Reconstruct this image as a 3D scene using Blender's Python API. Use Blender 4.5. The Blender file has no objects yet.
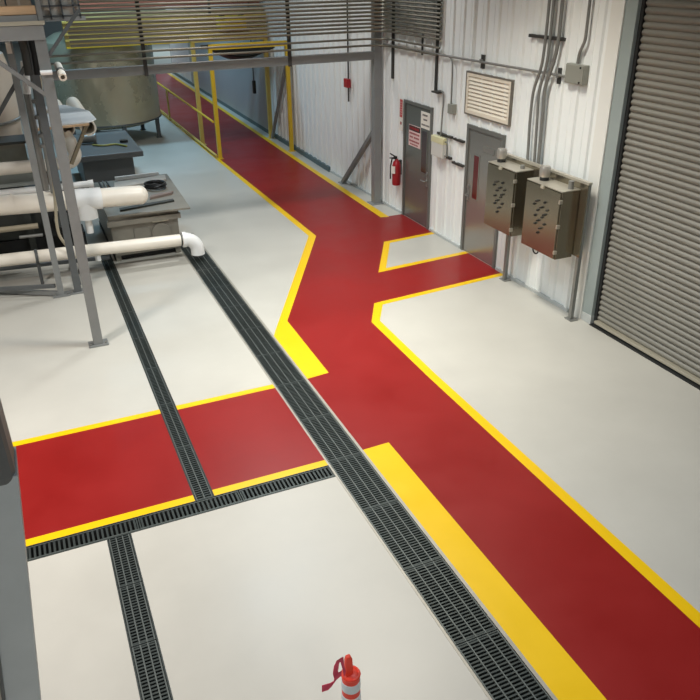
import bpy, bmesh, math, random
from mathutils import Vector, Matrix
random.seed(7)
sc = bpy.context.scene
COL = sc.collection
PI = math.pi

# ------------------------------------------------------------------ materials
def lin(c):
    return tuple(((v/255)/12.92 if v/255 <= .04045 else ((v/255+.055)/1.055)**2.4) for v in c)

def mat(name, rgb, rough=.5, metal=0., spec=.5, var=.0, scale=6., bump=0., bscale=40., rvar=0., stretch=None, emit=None):
    m = bpy.data.materials.new(name); m.use_nodes = True
    nt = m.node_tree; b = nt.nodes['Principled BSDF']
    b.inputs['Roughness'].default_value = rough
    b.inputs['Metallic'].default_value = metal
    b.inputs['Specular IOR Level'].default_value = spec
    c = lin(rgb)
    b.inputs['Base Color'].default_value = (*c, 1)
    if emit:
        b.inputs['Emission Color'].default_value = (*lin(emit[0]), 1); b.inputs['Emission Strength'].default_value = emit[1]
    tc = nt.nodes.new('ShaderNodeTexCoord')
    src = tc.outputs['Object']
    if stretch:
        mp = nt.nodes.new('ShaderNodeMapping'); mp.inputs['Scale'].default_value = stretch
        nt.links.new(src, mp.inputs['Vector']); src = mp.outputs['Vector']
    if var or rvar:
        n = nt.nodes.new('ShaderNodeTexNoise'); n.inputs['Scale'].default_value = scale; n.inputs['Detail'].default_value = 6
        n.inputs['Roughness'].default_value = .6
        nt.links.new(src, n.inputs['Vector'])
        if var:
            r = nt.nodes.new('ShaderNodeMapRange')
            r.inputs['From Min'].default_value = .3; r.inputs['From Max'].default_value = .7
            r.inputs['To Min'].default_value = 1-var; r.inputs['To Max'].default_value = 1+var*.5
            nt.links.new(n.outputs['Fac'], r.inputs['Value'])
            mx = nt.nodes.new('ShaderNodeVectorMath'); mx.operation = 'SCALE'
            mx.inputs[0].default_value = c
            nt.links.new(r.outputs['Result'], mx.inputs['Scale'])
            nt.links.new(mx.outputs['Vector'], b.inputs['Base Color'])
        if rvar:
            r2 = nt.nodes.new('ShaderNodeMapRange')
            r2.inputs['From Min'].default_value = .3; r2.inputs['From Max'].default_value = .7
            r2.inputs['To Min'].default_value = max(rough-rvar, .03); r2.inputs['To Max'].default_value = rough+rvar
            nt.links.new(n.outputs['Fac'], r2.inputs['Value'])
            nt.links.new(r2.outputs['Result'], b.inputs['Roughness'])
    if bump:
        n2 = nt.nodes.new('ShaderNodeTexNoise'); n2.inputs['Scale'].default_value = bscale; n2.inputs['Detail'].default_value = 4
        nt.links.new(src, n2.inputs['Vector'])
        bp = nt.nodes.new('ShaderNodeBump'); bp.inputs['Strength'].default_value = bump; bp.inputs['Distance'].default_value = .02
        nt.links.new(n2.outputs['Fac'], bp.inputs['Height']); nt.links.new(bp.outputs['Normal'], b.inputs['Normal'])
    return m

M = dict(
 floor=mat('grey_epoxy', (186,183,174), .36, spec=.4, var=.07, scale=.9, bump=.04, bscale=9, rvar=.06),
 red=mat('red_epoxy', (136,27,25), .36, spec=.28, var=.10, scale=1.3, bump=.04, bscale=9, rvar=.06),
 yellow=mat('yellow_epoxy', (230,186,10), .36, spec=.35, var=.05, scale=2., rvar=.05),
 concrete=mat('trench_concrete', (70,70,68), .8, var=.2, scale=8),
 grate=mat('grate_iron', (62,68,66), .5, metal=.55, var=.2, scale=14),
 grate_rib=mat('grate_rib_iron', (92,97,94), .5, metal=.5, var=.1, scale=14),
 edge=mat('drain_edge_steel', (164,159,148), .45, metal=.35, var=.12, scale=10),
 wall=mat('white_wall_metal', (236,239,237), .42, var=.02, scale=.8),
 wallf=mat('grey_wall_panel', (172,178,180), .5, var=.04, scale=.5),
 base=mat('cove_base', (188,192,190), .5, var=.08, scale=4),
 jamb=mat('jamb_grey_green', (152,162,160), .4, var=.05, scale=3),
 jambw=mat('jamb_white', (228,228,222), .4),
 shutter=mat('shutter_steel', (134,131,122), .5, metal=.2, var=.05, scale=1.2),
 dark=mat('dark_rubber', (30,31,31), .6, var=.1),
 alu=mat('aluminium_bar', (196,190,172), .4, metal=.5),
 door=mat('door_grey_paint', (132,133,127), .27, metal=.6, var=.03, scale=2),
 framec=mat('door_frame_grey', (104,105,101), .3),
 door2=mat('door_steel', (166,164,158), .25, metal=.7, var=.04, scale=2),
 glassd=mat('door_glass', (66,40,36), .12, spec=.6, var=.5, scale=3),
 stainless=mat('brushed_stainless', (150,144,128), .24, metal=.9, var=.06, scale=3, stretch=(1,1,14)),
 stain2=mat('stainless_top', (196,190,176), .4, metal=.6, var=.05),
 galv=mat('galvanised_steel', (138,138,134), .42, metal=.45, var=.1, scale=9),
 frame=mat('frame_grey_paint', (130,132,131), .5, metal=.2, var=.1, scale=5),
 framed=mat('frame_dark_grey', (92,95,96), .5, metal=.2, var=.12, scale=5),
 bridge=mat('bridge_steel', (146,148,147), .45, metal=.25, var=.08, scale=3),
 conduit=mat('conduit_steel', (118,114,102), .38, metal=.6, var=.08, scale=5),
 black=mat('black_plastic', (24,25,26), .45),
 chan=mat('strut_dark', (70,69,66), .5, metal=.4),
 pvc=mat('white_pvc', (236,228,214), .35, var=.05, scale=3),
 pvcw=mat('bright_pvc', (238,238,236), .35),
 cream=mat('cream_tank', (208,196,180), .4, var=.05, scale=1.2),
 olive=mat('olive_tank_steel', (192,185,160), .28, metal=.35, var=.08, scale=.7, rvar=.05),
 tub=mat('grey_tub', (86,88,88), .5, var=.08, scale=2),
 tubs=mat('weathered_steel_tub', (138,134,124), .45, metal=.35, var=.14, scale=3),
 trough=mat('blue_grey_steel', (164,170,168), .4, metal=.35, var=.08, scale=2),
 mach=mat('dark_machine_steel', (62,64,60), .55, metal=.2, var=.25, scale=3),
 rust=mat('reddish_pump', (124,108,100), .6, var=.2, scale=6),
 wood=mat('pale_timber', (226,190,150), .55, var=.18, scale=5, stretch=(.6,8,8)),
 carton=mat('grey_carton', (166,152,134), .7, var=.1, scale=3),
 gpanel=mat('guard_sheet', (186,180,170), .5, var=.08, scale=4),
 ypaint=mat('yellow_steel_paint', (222,186,48), .4, var=.08, scale=3),
 ydull=mat('dull_yellow_steel', (214,186,96), .45, var=.15, scale=1.6),
 tan=mat('tan_steel', (182,166,118), .5, var=.12, scale=1.5),
 rbrown=mat('red_brown_steel', (176,104,84), .5, var=.12, scale=1.5),
 ext=mat('extinguisher_red', (160,26,36), .3),
 signr=mat('sign_red', (186,70,70), .5),
 signw=mat('sign_white', (232,228,218), .5),
 ink=mat('sign_ink', (58,42,40), .6),
 inkr=mat('sign_ink_red', (150,44,48), .6),
 louver=mat('louver_cream', (222,212,194), .45),
 louvfr=mat('louver_frame', (118,112,102), .45, metal=.2),
 boxg=mat('enclosure_grey', (206,205,198), .45, var=.03),
 boxy=mat('enclosure_lid', (212,208,168), .45),
 swbox=mat('switch_grey', (150,150,140), .4, metal=.2),
 orange=mat('post_orange', (224,66,46), .45, var=.06, scale=8),
 refl=mat('reflective_band', (200,214,220), .4, spec=.7, var=.06, scale=20),
 ribbon=mat('ribbon_red', (206,60,92), .5, var=.3, scale=10),
 hose=mat('hose_yellowgreen', (150,146,70), .5),
 beige=mat('beige_hose', (170,160,138), .5),
 sheet=mat('pale_sheet', (236,241,244), .25, var=.08, scale=4),
 lens=mat('beacon_lens', (172,168,160), .25, metal=.5),
 ceil=mat('ceiling_dark', (96,96,94), .8),
)

# ------------------------------------------------------------------ mesh builder
class MB:
    def __init__(self): self.v = []; self.f = []; self.s = []
    def add(self, vs, fs, smooth=False):
        o = len(self.v); self.v += [tuple(p) for p in vs]
        self.f += [tuple(i+o for i in f) for f in fs]; self.s += [smooth]*len(fs)
        return self
    def box(self, x0, y0, z0, x1, y1, z1):
        vs = [(x0,y0,z0),(x1,y0,z0),(x1,y1,z0),(x0,y1,z0),(x0,y0,z1),(x1,y0,z1),(x1,y1,z1),(x0,y1,z1)]
        return self.add(vs, [(0,3,2,1),(4,5,6,7),(0,1,5,4),(1,2,6,5),(2,3,7,6),(3,0,4,7)])
    def bar(self, a, b, w, h=None, up=(0,0,1)):
        """square section bar from a to b"""
        h = h or w; a = Vector(a); b = Vector(b); d = (b-a).normalized(); u = Vector(up)
        if abs(d.dot(u)) > .95: u = Vector((0,1,0))
        s = d.cross(u).normalized(); t = s.cross(d).normalized()
        vs = []
        for p in (a, b):
            for i, j in ((-1,-1),(1,-1),(1,1),(-1,1)): vs.append(p + s*(w/2*i) + t*(h/2*j))
        return self.add(vs, [(3,2,1,0),(4,5,6,7),(0,1,5,4),(1,2,6,5),(2,3,7,6),(3,0,4,7)])
    def prism(self, poly, z0, z1):
        n = len(poly)
        vs = [(x,y,z0) for x,y in poly]+[(x,y,z1) for x,y in poly]
        fs = [tuple(range(n))[::-1], tuple(range(n,2*n))]+[(i,(i+1)%n,n+(i+1)%n,n+i) for i in range(n)]
        return self.add(vs, fs)
    def tube(self, pts, r, n=12, caps=True, inner=None):
        pts = [Vector(p) for p in pts]; rings = []; k = len(pts)
        rs = r if isinstance(r, (list, tuple)) else [r]*k
        ref = None
        for i, p in enumerate(pts):
            d = (pts[min(i+1,k-1)]-pts[max(i-1,0)]).normalized()
            if ref is None:
                ref = Vector((0,0,1)) if abs(d.z) < .9 else Vector((1,0,0))
            s = d.cross(ref).normalized(); t = s.cross(d).normalized(); ref = t
            rings.append([p+(s*math.cos(2*PI*j/n)+t*math.sin(2*PI*j/n))*rs[i] for j in range(n)])
        vs = [q for R in rings for q in R]; fs = []
        for i in range(k-1):
            for j in range(n):
                fs.append((i*n+j, i*n+(j+1)%n, (i+1)*n+(j+1)%n, (i+1)*n+j))
        self.add(vs, fs, True)
        if caps:
            o = len(self.v)
            self.add(rings[0], [tuple(range(n))]); self.add(rings[-1], [tuple(range(n))[::-1]])
        return self
    def pipe(self, a, b, ro, ri, n=20):
        """open hollow pipe"""
        a = Vector(a); b = Vector(b); d = (b-a).normalized()
        ref = Vector((0,0,1)) if abs(d.z) < .9 else Vector((1,0,0))
        s = d.cross(ref).normalized(); t = s.cross(d).normalized()
        R = lambda p, r: [p+(s*math.cos(2*PI*j/n)+t*math.sin(2*PI*j/n))*r for j in range(n)]
        vs = R(a,ro)+R(b,ro)+R(b,ri)+R(a,ri); fs = []
        for k in range(4):
            for j in range(n):
                fs.append((k*n+j, k*n+(j+1)%n, ((k+1)%4)*n+(j+1)%n, ((k+1)%4)*n+j))
        return self.add(vs, fs, True)
    def lathe(self, prof, c=(0,0,0), n=32):
        vs = []; fs = []; k = len(prof)
        for r, z in prof:
            for j in range(n):
                a = 2*PI*j/n; vs.append((c[0]+r*math.cos(a), c[1]+r*math.sin(a), c[2]+z))
        for i in range(k-1):
            for j in range(n):
                fs.append((i*n+j, i*n+(j+1)%n, (i+1)*n+(j+1)%n, (i+1)*n+j))
        self.add(vs, fs, True)
        o = len(self.v)
        if prof[0][0] > 1e-4: self.add(vs[:n], [tuple(range(n))[::-1]])
        if prof[-1][0] > 1e-4: self.add(vs[-n:], [tuple(range(n))])
        return self
    def disc(self, c, axis, r, h, n=14):
        c = Vector(c); a = Vector(axis).normalized()
        return self.tube([c, c+a*h], r, n)
    def build(self, name, m, parent=None, bevel=0, loc=None):
        me = bpy.data.meshes.new(name)
        off = Vector(loc) if loc else Vector((0,0,0))
        if parent is not None and loc is None: off = wpos(parent)
        me.from_pydata([tuple(Vector(p)-off) for p in self.v], [], self.f)
        me.polygons.foreach_set('use_smooth', self.s)
        me.materials.append(m); me.update()
        bm = bmesh.new(); bm.from_mesh(me); bmesh.ops.recalc_face_normals(bm, faces=bm.faces); bm.to_mesh(me); bm.free()
        if any(self.s):
            try: me.set_sharp_from_angle(angle=math.radians(40))
            except Exception: pass
        o = bpy.data.objects.new(name, me); COL.objects.link(o)
        if parent is not None: o.parent = parent
        o.location = off - (wpos(parent) if parent is not None else Vector((0,0,0)))
        if bevel:
            b = o.modifiers.new('bevel', 'BEVEL'); b.width = bevel; b.segments = 2; b.limit_method = 'ANGLE'
        return o

def wpos(o):
    p = Vector(o.location)
    while o.parent: o = o.parent; p += Vector(o.location)
    return p

def tag(o, label, cat, group=None):
    o['label'] = label; o['category'] = cat
    if group: o['group'] = group
    return o
def thing(name, label, cat, loc, group=None):
    o = bpy.data.objects.new(name, None); o.empty_display_size = .1; COL.objects.link(o); o.location = loc
    return tag(o, label, cat, group)
def struct(o, label=None):
    o['kind'] = 'structure'
    if label: o['label'] = label
    return o
def arc(c, r, a0, a1, u, v, n=8):
    c = Vector(c); u = Vector(u); v = Vector(v)
    return [c + u*(r*math.cos(a0+(a1-a0)*i/n)) + v*(r*math.sin(a0+(a1-a0)*i/n)) for i in range(n+1)]
def dup(root, loc, label, name=None):
    r = root.copy(); COL.objects.link(r); r.location = loc; r['label'] = label
    for ch in list(root.children):
        c = ch.copy(); COL.objects.link(c); c.parent = r
        for g in list(ch.children):
            d = g.copy(); COL.objects.link(d); d.parent = c
    return r

# ------------------------------------------------------------------ camera (fitted to the photograph)
yaw, pitch, roll, F, H = .4032008, .4809643, .0158539, 740.98, 4.3
cy, sy, cp, sp, cr, sr = math.cos(yaw), math.sin(yaw), math.cos(pitch), math.sin(pitch), math.cos(roll), math.sin(roll)
fw = Vector((sy*cp, cy*cp, -sp)); rt = Vector((cy, -sy, 0)); dn = fw.cross(rt)
right = rt*cr + dn*sr; down = dn*cr - rt*sr
cam = bpy.data.cameras.new('camera'); co = bpy.data.objects.new('camera', cam); COL.objects.link(co)
co.matrix_world = Matrix(((right.x, -down.x, -fw.x, 0), (right.y, -down.y, -fw.y, 0), (right.z, -down.z, -fw.z, H), (0,0,0,1)))
cam.sensor_width = 36; cam.lens = F/700*36; cam.clip_start = .05; cam.clip_end = 200
sc.camera = co

# ------------------------------------------------------------------ floor with drain trenches
XW = 6.42
def wx(y): return XW + max(0, y-16)*.02         # the far end of the wall drifts outwards
DR = dict(wide=(2.10,2.46,-1.5,13.0), narrow=(.79,.95,5.45,13.0), cross=(-3.5,2.10,5.28,5.45), low=(-.01,.17,-1.5,5.28))
xs = sorted({-8., 14., *[a for d in DR.values() for a in d[:2]]}); ys = sorted({-3., 56., *[a for d in DR.values() for a in d[2:]]})
def in_dr(x, y): return any(d[0] < x < d[1] and d[2] < y < d[3] for d in DR.values())
fm = MB(); tm = MB()
for i in range(len(xs)-1):
    for j in range(len(ys)-1):
        x0, x1, y0, y1 = xs[i], xs[i+1], ys[j], ys[j+1]; cx, cyy = (x0+x1)/2, (y0+y1)/2
        if in_dr(cx, cyy):
            tm.add([(x0,y0,-.12),(x1,y0,-.12),(x1,y1,-.12),(x0,y1,-.12)], [(0,1,2,3)])
            for (ex, ey, a, b) in ((x0-.001,cyy,(x0,y0),(x0,y1)),(x1+.001,cyy,(x1,y0),(x1,y1)),(cx,y0-.001,(x0,y0),(x1,y0)),(cx,y1+.001,(x0,y1),(x1,y1))):
                if not in_dr(ex, ey): tm.add([(*a,-.12),(*b,-.12),(*b,0),(*a,0)], [(0,1,2,3)])
        else: fm.add([(x0,y0,0),(x1,y0,0),(x1,y1,0),(x0,y1,0)], [(0,1,2,3)])
floor = struct(fm.build('floor', M['floor']), 'glossy light grey epoxy floor')
tm.build('drain_trench', M['concrete'], floor)

PZ = .002
def paint(name, polys, m, z=PZ):
    b = MB()
    for p in polys: b.prism(p, 0.0002, z)
    return b.build(name, m, floor)
R = lambda x0,y0,x1,y1: [(x0,y0),(x1,y0),(x1,y1),(x0,y1)]
EW = 2.49; YF = 37.
# red walkway
red_main = [(EW,-1.5),(3.79,-1.5),(3.79,6.6),(3.82,8.2),(4.12,8.75),(6.40,8.95),(6.40,9.93),(4.68,9.79),(5.39,11.05),(6.40,11.14),(6.40,12.34),
            (5.94,12.34),(6.02,16),(6.17,22),(6.55,YF),(4.40,YF),(4.40,18),(4.44,11.86),(2.80,8.72),(2.77,7.17),(EW,7.14)]
paint('red_walkway', [red_main, R(.96,5.55,2.08,7.08), R(-3.5,5.55,.78,7.08)], M['red'])
yl = [R(-3.5,7.08,.78,7.17), R(.96,7.08,2.08,7.17), R(-3.5,5.46,.78,5.55), R(.96,5.46,2.08,5.55),
      [(EW,-1.5),(2.78,-1.5),(2.78,5.56),(EW,5.55)],
      [(EW,7.12),(2.77,7.15),(2.80,8.72),(2.55,8.49),(EW,8.36)],
      [(2.80,8.72),(4.44,11.86),(4.32,11.92),(2.55,8.49)],
      [(4.44,11.86),(4.40,18),(4.40,YF),(4.31,YF),(4.31,18),(4.32,11.92)],
      [(3.79,-1.5),(3.90,-1.5),(3.90,6.6),(3.94,8.19),(3.82,8.2),(3.79,6.6)],
      [(3.82,8.2),(3.94,8.19),(4.21,8.66),(4.12,8.75)],
      [(4.12,8.75),(4.21,8.66),(6.40,8.86),(6.40,8.95)],
      [(4.68,9.79),(6.40,9.93),(6.40,10.03),(4.87,9.91)],
      [(4.68,9.79),(4.87,9.91),(5.46,10.96),(5.39,11.05)],
      [(5.46,10.96),(6.40,11.05),(6.40,11.14),(5.39,11.05)],
      [(5.94,12.34),(6.10,12.30),(6.14,16),(6.29,22),(6.68,YF),(6.55,YF),(6.17,22),(6.02,16)]]
paint('yellow_line', yl, M['yellow'], .003)
# bright steel edge strips of the drains
eb = MB()
for x0,x1,y0,y1 in ((2.08,2.10,-1.5,13),(2.46,2.49,-1.5,13),):
    eb.box(x0,y0,-.02,x1,y1,.0035)
eb.build('drain_edge', M['edge'], floor)
cb = MB()
for x0,x1,y0,y1 in ((-3.5,2.08,5.265,5.28),(-3.5,2.08,5.45,5.46),(.78,.79,5.46,13),(.95,.96,5.46,13),(-.02,-.01,-1.5,5.265),(.17,.18,-1.5,5.265)): cb.box(x0,y0,-.02,x1,y1,.0032)
cb.build('cross_drain_edge', M['grate'], floor)

def grate_proto(name, label, group, w, L, inner, pitch, barw, axis='y'):
    """grate w wide, L long along y, origin at its near left corner"""
    t = thing(name, label, 'drain grate', (0,0,0), group)
    b = MB(); n = int(L/pitch)
    for i in range(n): y = .012+(L-.024)*(i+.5)/n; b.box(.004,y-barw/2,-.03,w-.004,y+barw/2,-.004)
    b.box(.004,.004,-.03,w-.004,.016,-.001); b.box(.004,L-.016,-.03,w-.004,L-.004,-.001)
    g = MB()
    for k in range(inner+2):
        x = .010+(w-.020)*k/(inner+1); g.box(x-.005,.004,-.034,x+.005,L-.004,0)
    b.build('cross_bars', M['grate'], t); g.build('long_rib', M['grate_rib'], t)
    return t
ORD = ['first','second','third','fourth','fifth','sixth','seventh','eighth','ninth','tenth','eleventh','twelfth','thirteenth','fourteenth','fifteenth','sixteenth']
def run(name, kind, group, w, L, inner, pitch, barw, starts, rot=0):
    p = None
    for i, (x, y) in enumerate(starts):
        lab = f'{ORD[i]} grate panel of the {kind}'
        if p is None: p = grate_proto(name, lab, group, w, L, inner, pitch, barw); o = p; p.location = (x,y,0)
        else: o = dup(p, (x,y,0), lab)
        o.rotation_euler = (0,0,rot)
run('drain_grate', 'wide drain, counting from the bottom of the photo', 'grates of the wide drain', .36, .80, 3, .030, .013, [(2.10, 2.31+.8*i) for i in range(13)])
run('narrow_grate', 'narrow upper drain, counting away from the cross drain', 'grates of the narrow upper drain', .16, .90, 1, .034, .016, [(.79, 5.45+.9*i) for i in range(8)])
run('slotted_grate', 'cross drain under the yellow line, counting leftward', 'grates of the cross drain', .17, .92, 0, .040, .018, [(2.10-.92*i, 5.28) for i in range(4)], PI/2)
run('channel_grate', 'lower left drain, counting down from the cross drain', 'grates of the lower left drain', .18, .62, 2, .030, .014, [(-.01, 4.66-.62*i) for i in range(4)])

# ------------------------------------------------------------------ walls
def corr(b, y0, y1, z0, z1, pitch=.305, d=.028):
    """ribbed metal panel, ribs towards -X"""
    prof = []
    k0 = math.floor(y0/pitch)
    pts = [(y0, 0)]
    for k in range(k0, int(y1/pitch)+2):
        for dy, h in ((.05,0),(.068,d),(.108,d),(.126,0),(.20,0),(.206,.007),(.22,.007),(.226,0)):
            y = k*pitch+dy
            if y0 < y < y1: pts.append((y, h))
    pts.append((y1, 0)); pts = sorted(pts)
    vs = []
    for y, h in pts: vs += [(wx(y)-h, y, z0), (wx(y)-h, y, z1)]
    b.add(vs, [(2*i, 2*i+1, 2*i+3, 2*i+2) for i in range(len(pts)-1)])
CZ = 8.0
D1 = (11.30, 12.33, 2.13); D2 = (9.15, 10.17, 2.06)
wb = MB()
corr(wb, 7.30, D2[0], 0, CZ); corr(wb, D2[0], D2[1], D2[2], CZ); corr(wb, D2[1], D1[0], 0, CZ)
corr(wb, D1[0], D1[1], D1[2], CZ); corr(wb, D1[1], 36.0, 0, CZ)
for (a, b_) in ((7.30, D2[0]), (D2[1], D1[0]), (D1[1], 36.0)): wb.add([(wx(a)+.25,a,0),(wx(b_)+.25,b_,0),(wx(b_)+.25,b_,CZ),(wx(a)+.25,a,CZ)], [(0,1,2,3)])
wb.box(XW, -3, 5.2, XW+.25, 7.30, CZ)
wr = struct(wb.build('wall_right', M['wall']), 'white ribbed metal wall panels')
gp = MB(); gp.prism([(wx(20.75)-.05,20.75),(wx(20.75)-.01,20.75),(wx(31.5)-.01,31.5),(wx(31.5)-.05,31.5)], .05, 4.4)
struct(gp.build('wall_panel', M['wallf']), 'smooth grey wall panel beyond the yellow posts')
bb = MB()
for a, b_ in ((7.34, D2[0]-.04), (D2[1]+.04, D1[0]-.04), (D1[1]+.04, 16)): bb.box(XW-.034, a, 0, XW+.01, b_, .045)
struct(bb.build('baseboard_right', M['base']))
bb = MB(); bb.prism([(wx(16)-.06,16),(wx(16),16),(wx(36),36),(wx(36)-.06,36)], 0, .11)
struct(bb.build('baseboard_far', mat('teal_base', (84,104,108), .5)))
struct(MB().box(-8.2,-3,0,-8,56,CZ).build('wall_left', M['wallf']))
struct(MB().box(-8,56,0,14,56.2,CZ).build('wall_back', M['wallf']))
struct(MB().box(-8,-3.2,0,14,-3,CZ).build('wall_front', M['wallf']))
struct(MB().box(14,36,0,14.2,56,CZ).build('wall_far_right', M['wallf']))
struct(MB().box(wx(36),35.9,0,14,36.1,CZ).build('wall_return', M['wallf']))
struct(MB().box(-8,-3,CZ,14,56,CZ+.2).build('ceiling', M['ceil']))

# rolling shutter and its jamb
def shutter():
    pts = []; z = .07; p = .074
    while z < 5.2:
        for k in range(8):
            t = k/8; h = .018*math.sin(PI*min(t/.8,1)) if t < .8 else -.008
            pts.append((6.505-h, z+p*t))
        z += p
    b = MB(); vs = []
    for x, z in pts: vs += [(x,-2.9,z),(x,6.86,z)]
    b.add(vs, [(2*i,2*i+1,2*i+3,2*i+2) for i in range(len(pts)-1)], False)
    b.box(6.55,-2.9,.03,6.57,6.86,5.2)
    return b
d3 = struct(shutter().build('door_3', M['shutter']), 'grey steel rolling shutter')
MB().box(6.47,-2.9,.012,6.57,6.86,.030).build('bottom_seal', M['dark'], d3)
MB().box(6.44,-2.9,.030,6.52,6.86,.068).build('bottom_bar', M['alu'], d3, .004)
struct(MB().box(6.40,-2.9,0,6.62,6.9,.010).build('trim_5', M['dark']), 'dark shutter sill strip')
j = MB(); j.box(6.42,6.905,0.12,6.66,7.09,5.2)
struct(j.build('trim_1', M['jamb'], bevel=.005), 'grey green shutter jamb')
struct(MB().box(6.40,7.09,0,6.66,7.30,CZ).build('trim_2', M['jambw'], bevel=.004), 'white flashing beside the jamb')
struct(MB().box(6.415,6.900,0,6.67,7.09,.12).build('trim_3', M['base'], bevel=.004), 'grey foot of the jamb')
struct(MB().box(6.47,6.86,0,6.62,6.905,5.2).build('trim_4', M['dark']), 'black shutter guide rail')

# ------------------------------------------------------------------ doors
def frame_mesh(y0, y1, zt, w, xo=6.385):
    b = MB(); b.box(xo,y0,0,6.50,y0+w,zt); b.box(xo,y1-w,0,6.50,y1,zt); b.box(xo,y0+w,zt-w,6.50,y1-w,zt); return b
def sign_lines(o_parent, x, rows, y0, z0, m):
    """rows of small unreadable printed marks: (z, [(y_left, y_right)...], height)"""
    for z, segs, h in rows:
        for a, c in segs:
            b = MB(); y = a
            while y > c + .012:
                w = random.choice((.02,.028,.034)); b.box(x-.0015, max(y-w,c), z-h/2, x, y, z+h/2); y -= w+.010
            b.build('lettering_line', m, o_parent)
d1 = struct(frame_mesh(*D1, .05).build('door_1', M['framec']), 'grey glossy door left of the pair')
MB().box(6.405,D1[0]+.052,.012,6.45,D1[1]-.052,D1[2]-.053).build('door_leaf', M['door'], d1)
gl = MB().box(6.400,11.46,.98,6.406,11.64,1.70).build('door_glass', M['glassd'], d1)
g = MB(); g.box(6.397,11.44,.96,6.406,11.46,1.72); g.box(6.397,11.64,.96,6.406,11.66,1.72); g.box(6.397,11.46,.96,6.406,11.64,.98); g.box(6.397,11.46,1.70,6.406,11.64,1.72)
g.build('glass_stop', M['door'], d1)
def lever(par, y, z, sgn=1):
    b = MB(); b.disc((6.405,y,z),(-1,0,0),.034,.014,18); b.tube([(6.395,y,z),(6.345,y,z),(6.335,y+.02*sgn,z),(6.335,y+.11*sgn,z)], .011, 10)
    b.disc((6.405,y,z+.12),(-1,0,0),.026,.018,18); b.box(6.398,y-.03,z-.10,6.406,y+.03,z+.16)
    return b.build('door_handle', M['galv'], par)
lever(d1, 11.415, .86)
d2 = struct(frame_mesh(*D2, .06).build('door_2', M['framec']), 'grey steel door behind the control cabinets')
MB().box(6.405,D2[0]+.062,.012,6.45,D2[1]-.062,D2[2]-.063).build('door_leaf', M['door2'], d2)
MB().box(6.400,9.79,.94,6.406,9.93,1.62).build('door_glass', mat('red_glass', (92,30,30), .15, var=.15), d2)
g = MB(); g.box(6.396,9.77,.92,6.406,9.79,1.64); g.box(6.396,9.93,.92,6.406,9.95,1.64); g.box(6.396,9.79,.92,6.406,9.93,.94); g.box(6.396,9.79,1.62,6.406,9.93,1.64)
g.build('glass_stop', M['door2'], d2)
lever(d2, 10.05, .97, -1)
b = MB(); b.box(6.402,9.22,1.98,6.406,10.10,1.99); b.box(6.399,9.4,1.72,6.406,9.7,1.80)
b.build('door_closer', M['galv'], d2)

s = thing('white_sign', 'square white sign with dark print on the upper part of the left door', 'sign', (6.405,11.55,1.76))
MB().box(6.401,11.37,1.74,6.4048,11.70,2.02).build('sign_board', M['signw'], s)
sign_lines(s, 6.4008, [(1.965,[(11.64,11.45)],.028),(1.89,[(11.61,11.47)],.028),(1.80,[(11.67,11.39)],.028)], 0, 0, M['ink'])
s = thing('warning_sign', 'white sign with red lettering and dark header on the left door', 'sign', (6.405,11.9,1.40))
MB().box(6.401,11.70,1.36,6.4048,12.14,1.73).build('sign_board', mat('sign_pink', (226,200,196), .5), s)
MB().box(6.3995,11.71,1.63,6.4012,12.13,1.72).build('header', M['ink'], s)
sign_lines(s, 6.3994, [(1.675,[(12.10,11.76)],.045)], 0, 0, M['inkr'])
sign_lines(s, 6.4008, [(1.585,[(12.11,11.74)],.030),(1.52,[(12.10,11.98),(11.94,11.75)],.030),(1.45,[(12.11,11.74)],.030),(1.395,[(12.08,11.78)],.022)], 0, 0, M['inkr'])
s = thing('extinguisher_sign', 'narrow upright red and white sign above the fire extinguisher', 'sign', (6.39,12.44,1.6))
MB().box(6.386,12.36,1.56,6.392,12.49,2.12).build('sign_board', M['signw'], s)
MB().box(6.384,12.375,1.80,6.3862,12.475,2.11).build('red_field', M['signr'], s)
b = MB()
for k in range(6): b.box(6.3828,12.39,1.84+k*.042,6.3842,12.46,1.86+k*.042)
b.build('lettering', mat('sign_pale', (214,150,148), .5), s)
MB().box(6.3828,12.40,1.67,6.3862,12.45,1.72).build('symbol', M['inkr'], s)

# fire extinguisher
s = thing('fire_extinguisher', 'red fire extinguisher hung on the white wall beside the left door', 'fire extinguisher', (6.315,12.44,.55))
MB().lathe([(.03,.0),(.074,.012),(.080,.05),(.080,.38),(.064,.44),(.032,.475),(.03,.50)], (6.315,12.44,.55), 24).build('cylinder', M['ext'], s)
b = MB(); b.box(6.265,12.415,1.05,6.315,12.465,1.10); b.bar((6.28,12.44,1.10),(6.18,12.44,1.16),.022); b.bar((6.28,12.44,1.07),(6.17,12.44,1.08),.018); b.disc((6.265,12.44,1.07),(-1,0,0),.02,.02)
b.build('valve', M['black'], s)
MB().tube([(6.315,12.47,1.07),(6.28,12.55,1.05),(6.25,12.56,.9),(6.24,12.545,.72),(6.24,12.54,.66)], .014, 8).build('hose', M['black'], s)
MBp = MB(); n = 10
vs = []
for k in range(n+1):
    a = PI*.72+k/n*PI*.62; vs += [(6.29+.0815*math.cos(a),12.44+.0815*math.sin(a),.79),(6.29+.0815*math.cos(a),12.44+.0815*math.sin(a),.93)]
MBp.add(vs, [(2*k,2*k+1,2*k+3,2*k+2) for k in range(n)], True).build('paper_label', M['signw'], s)
MB().box(6.37,12.41,.75,6.42,12.47,1.02).build('bracket', M['chan'], s)

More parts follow.
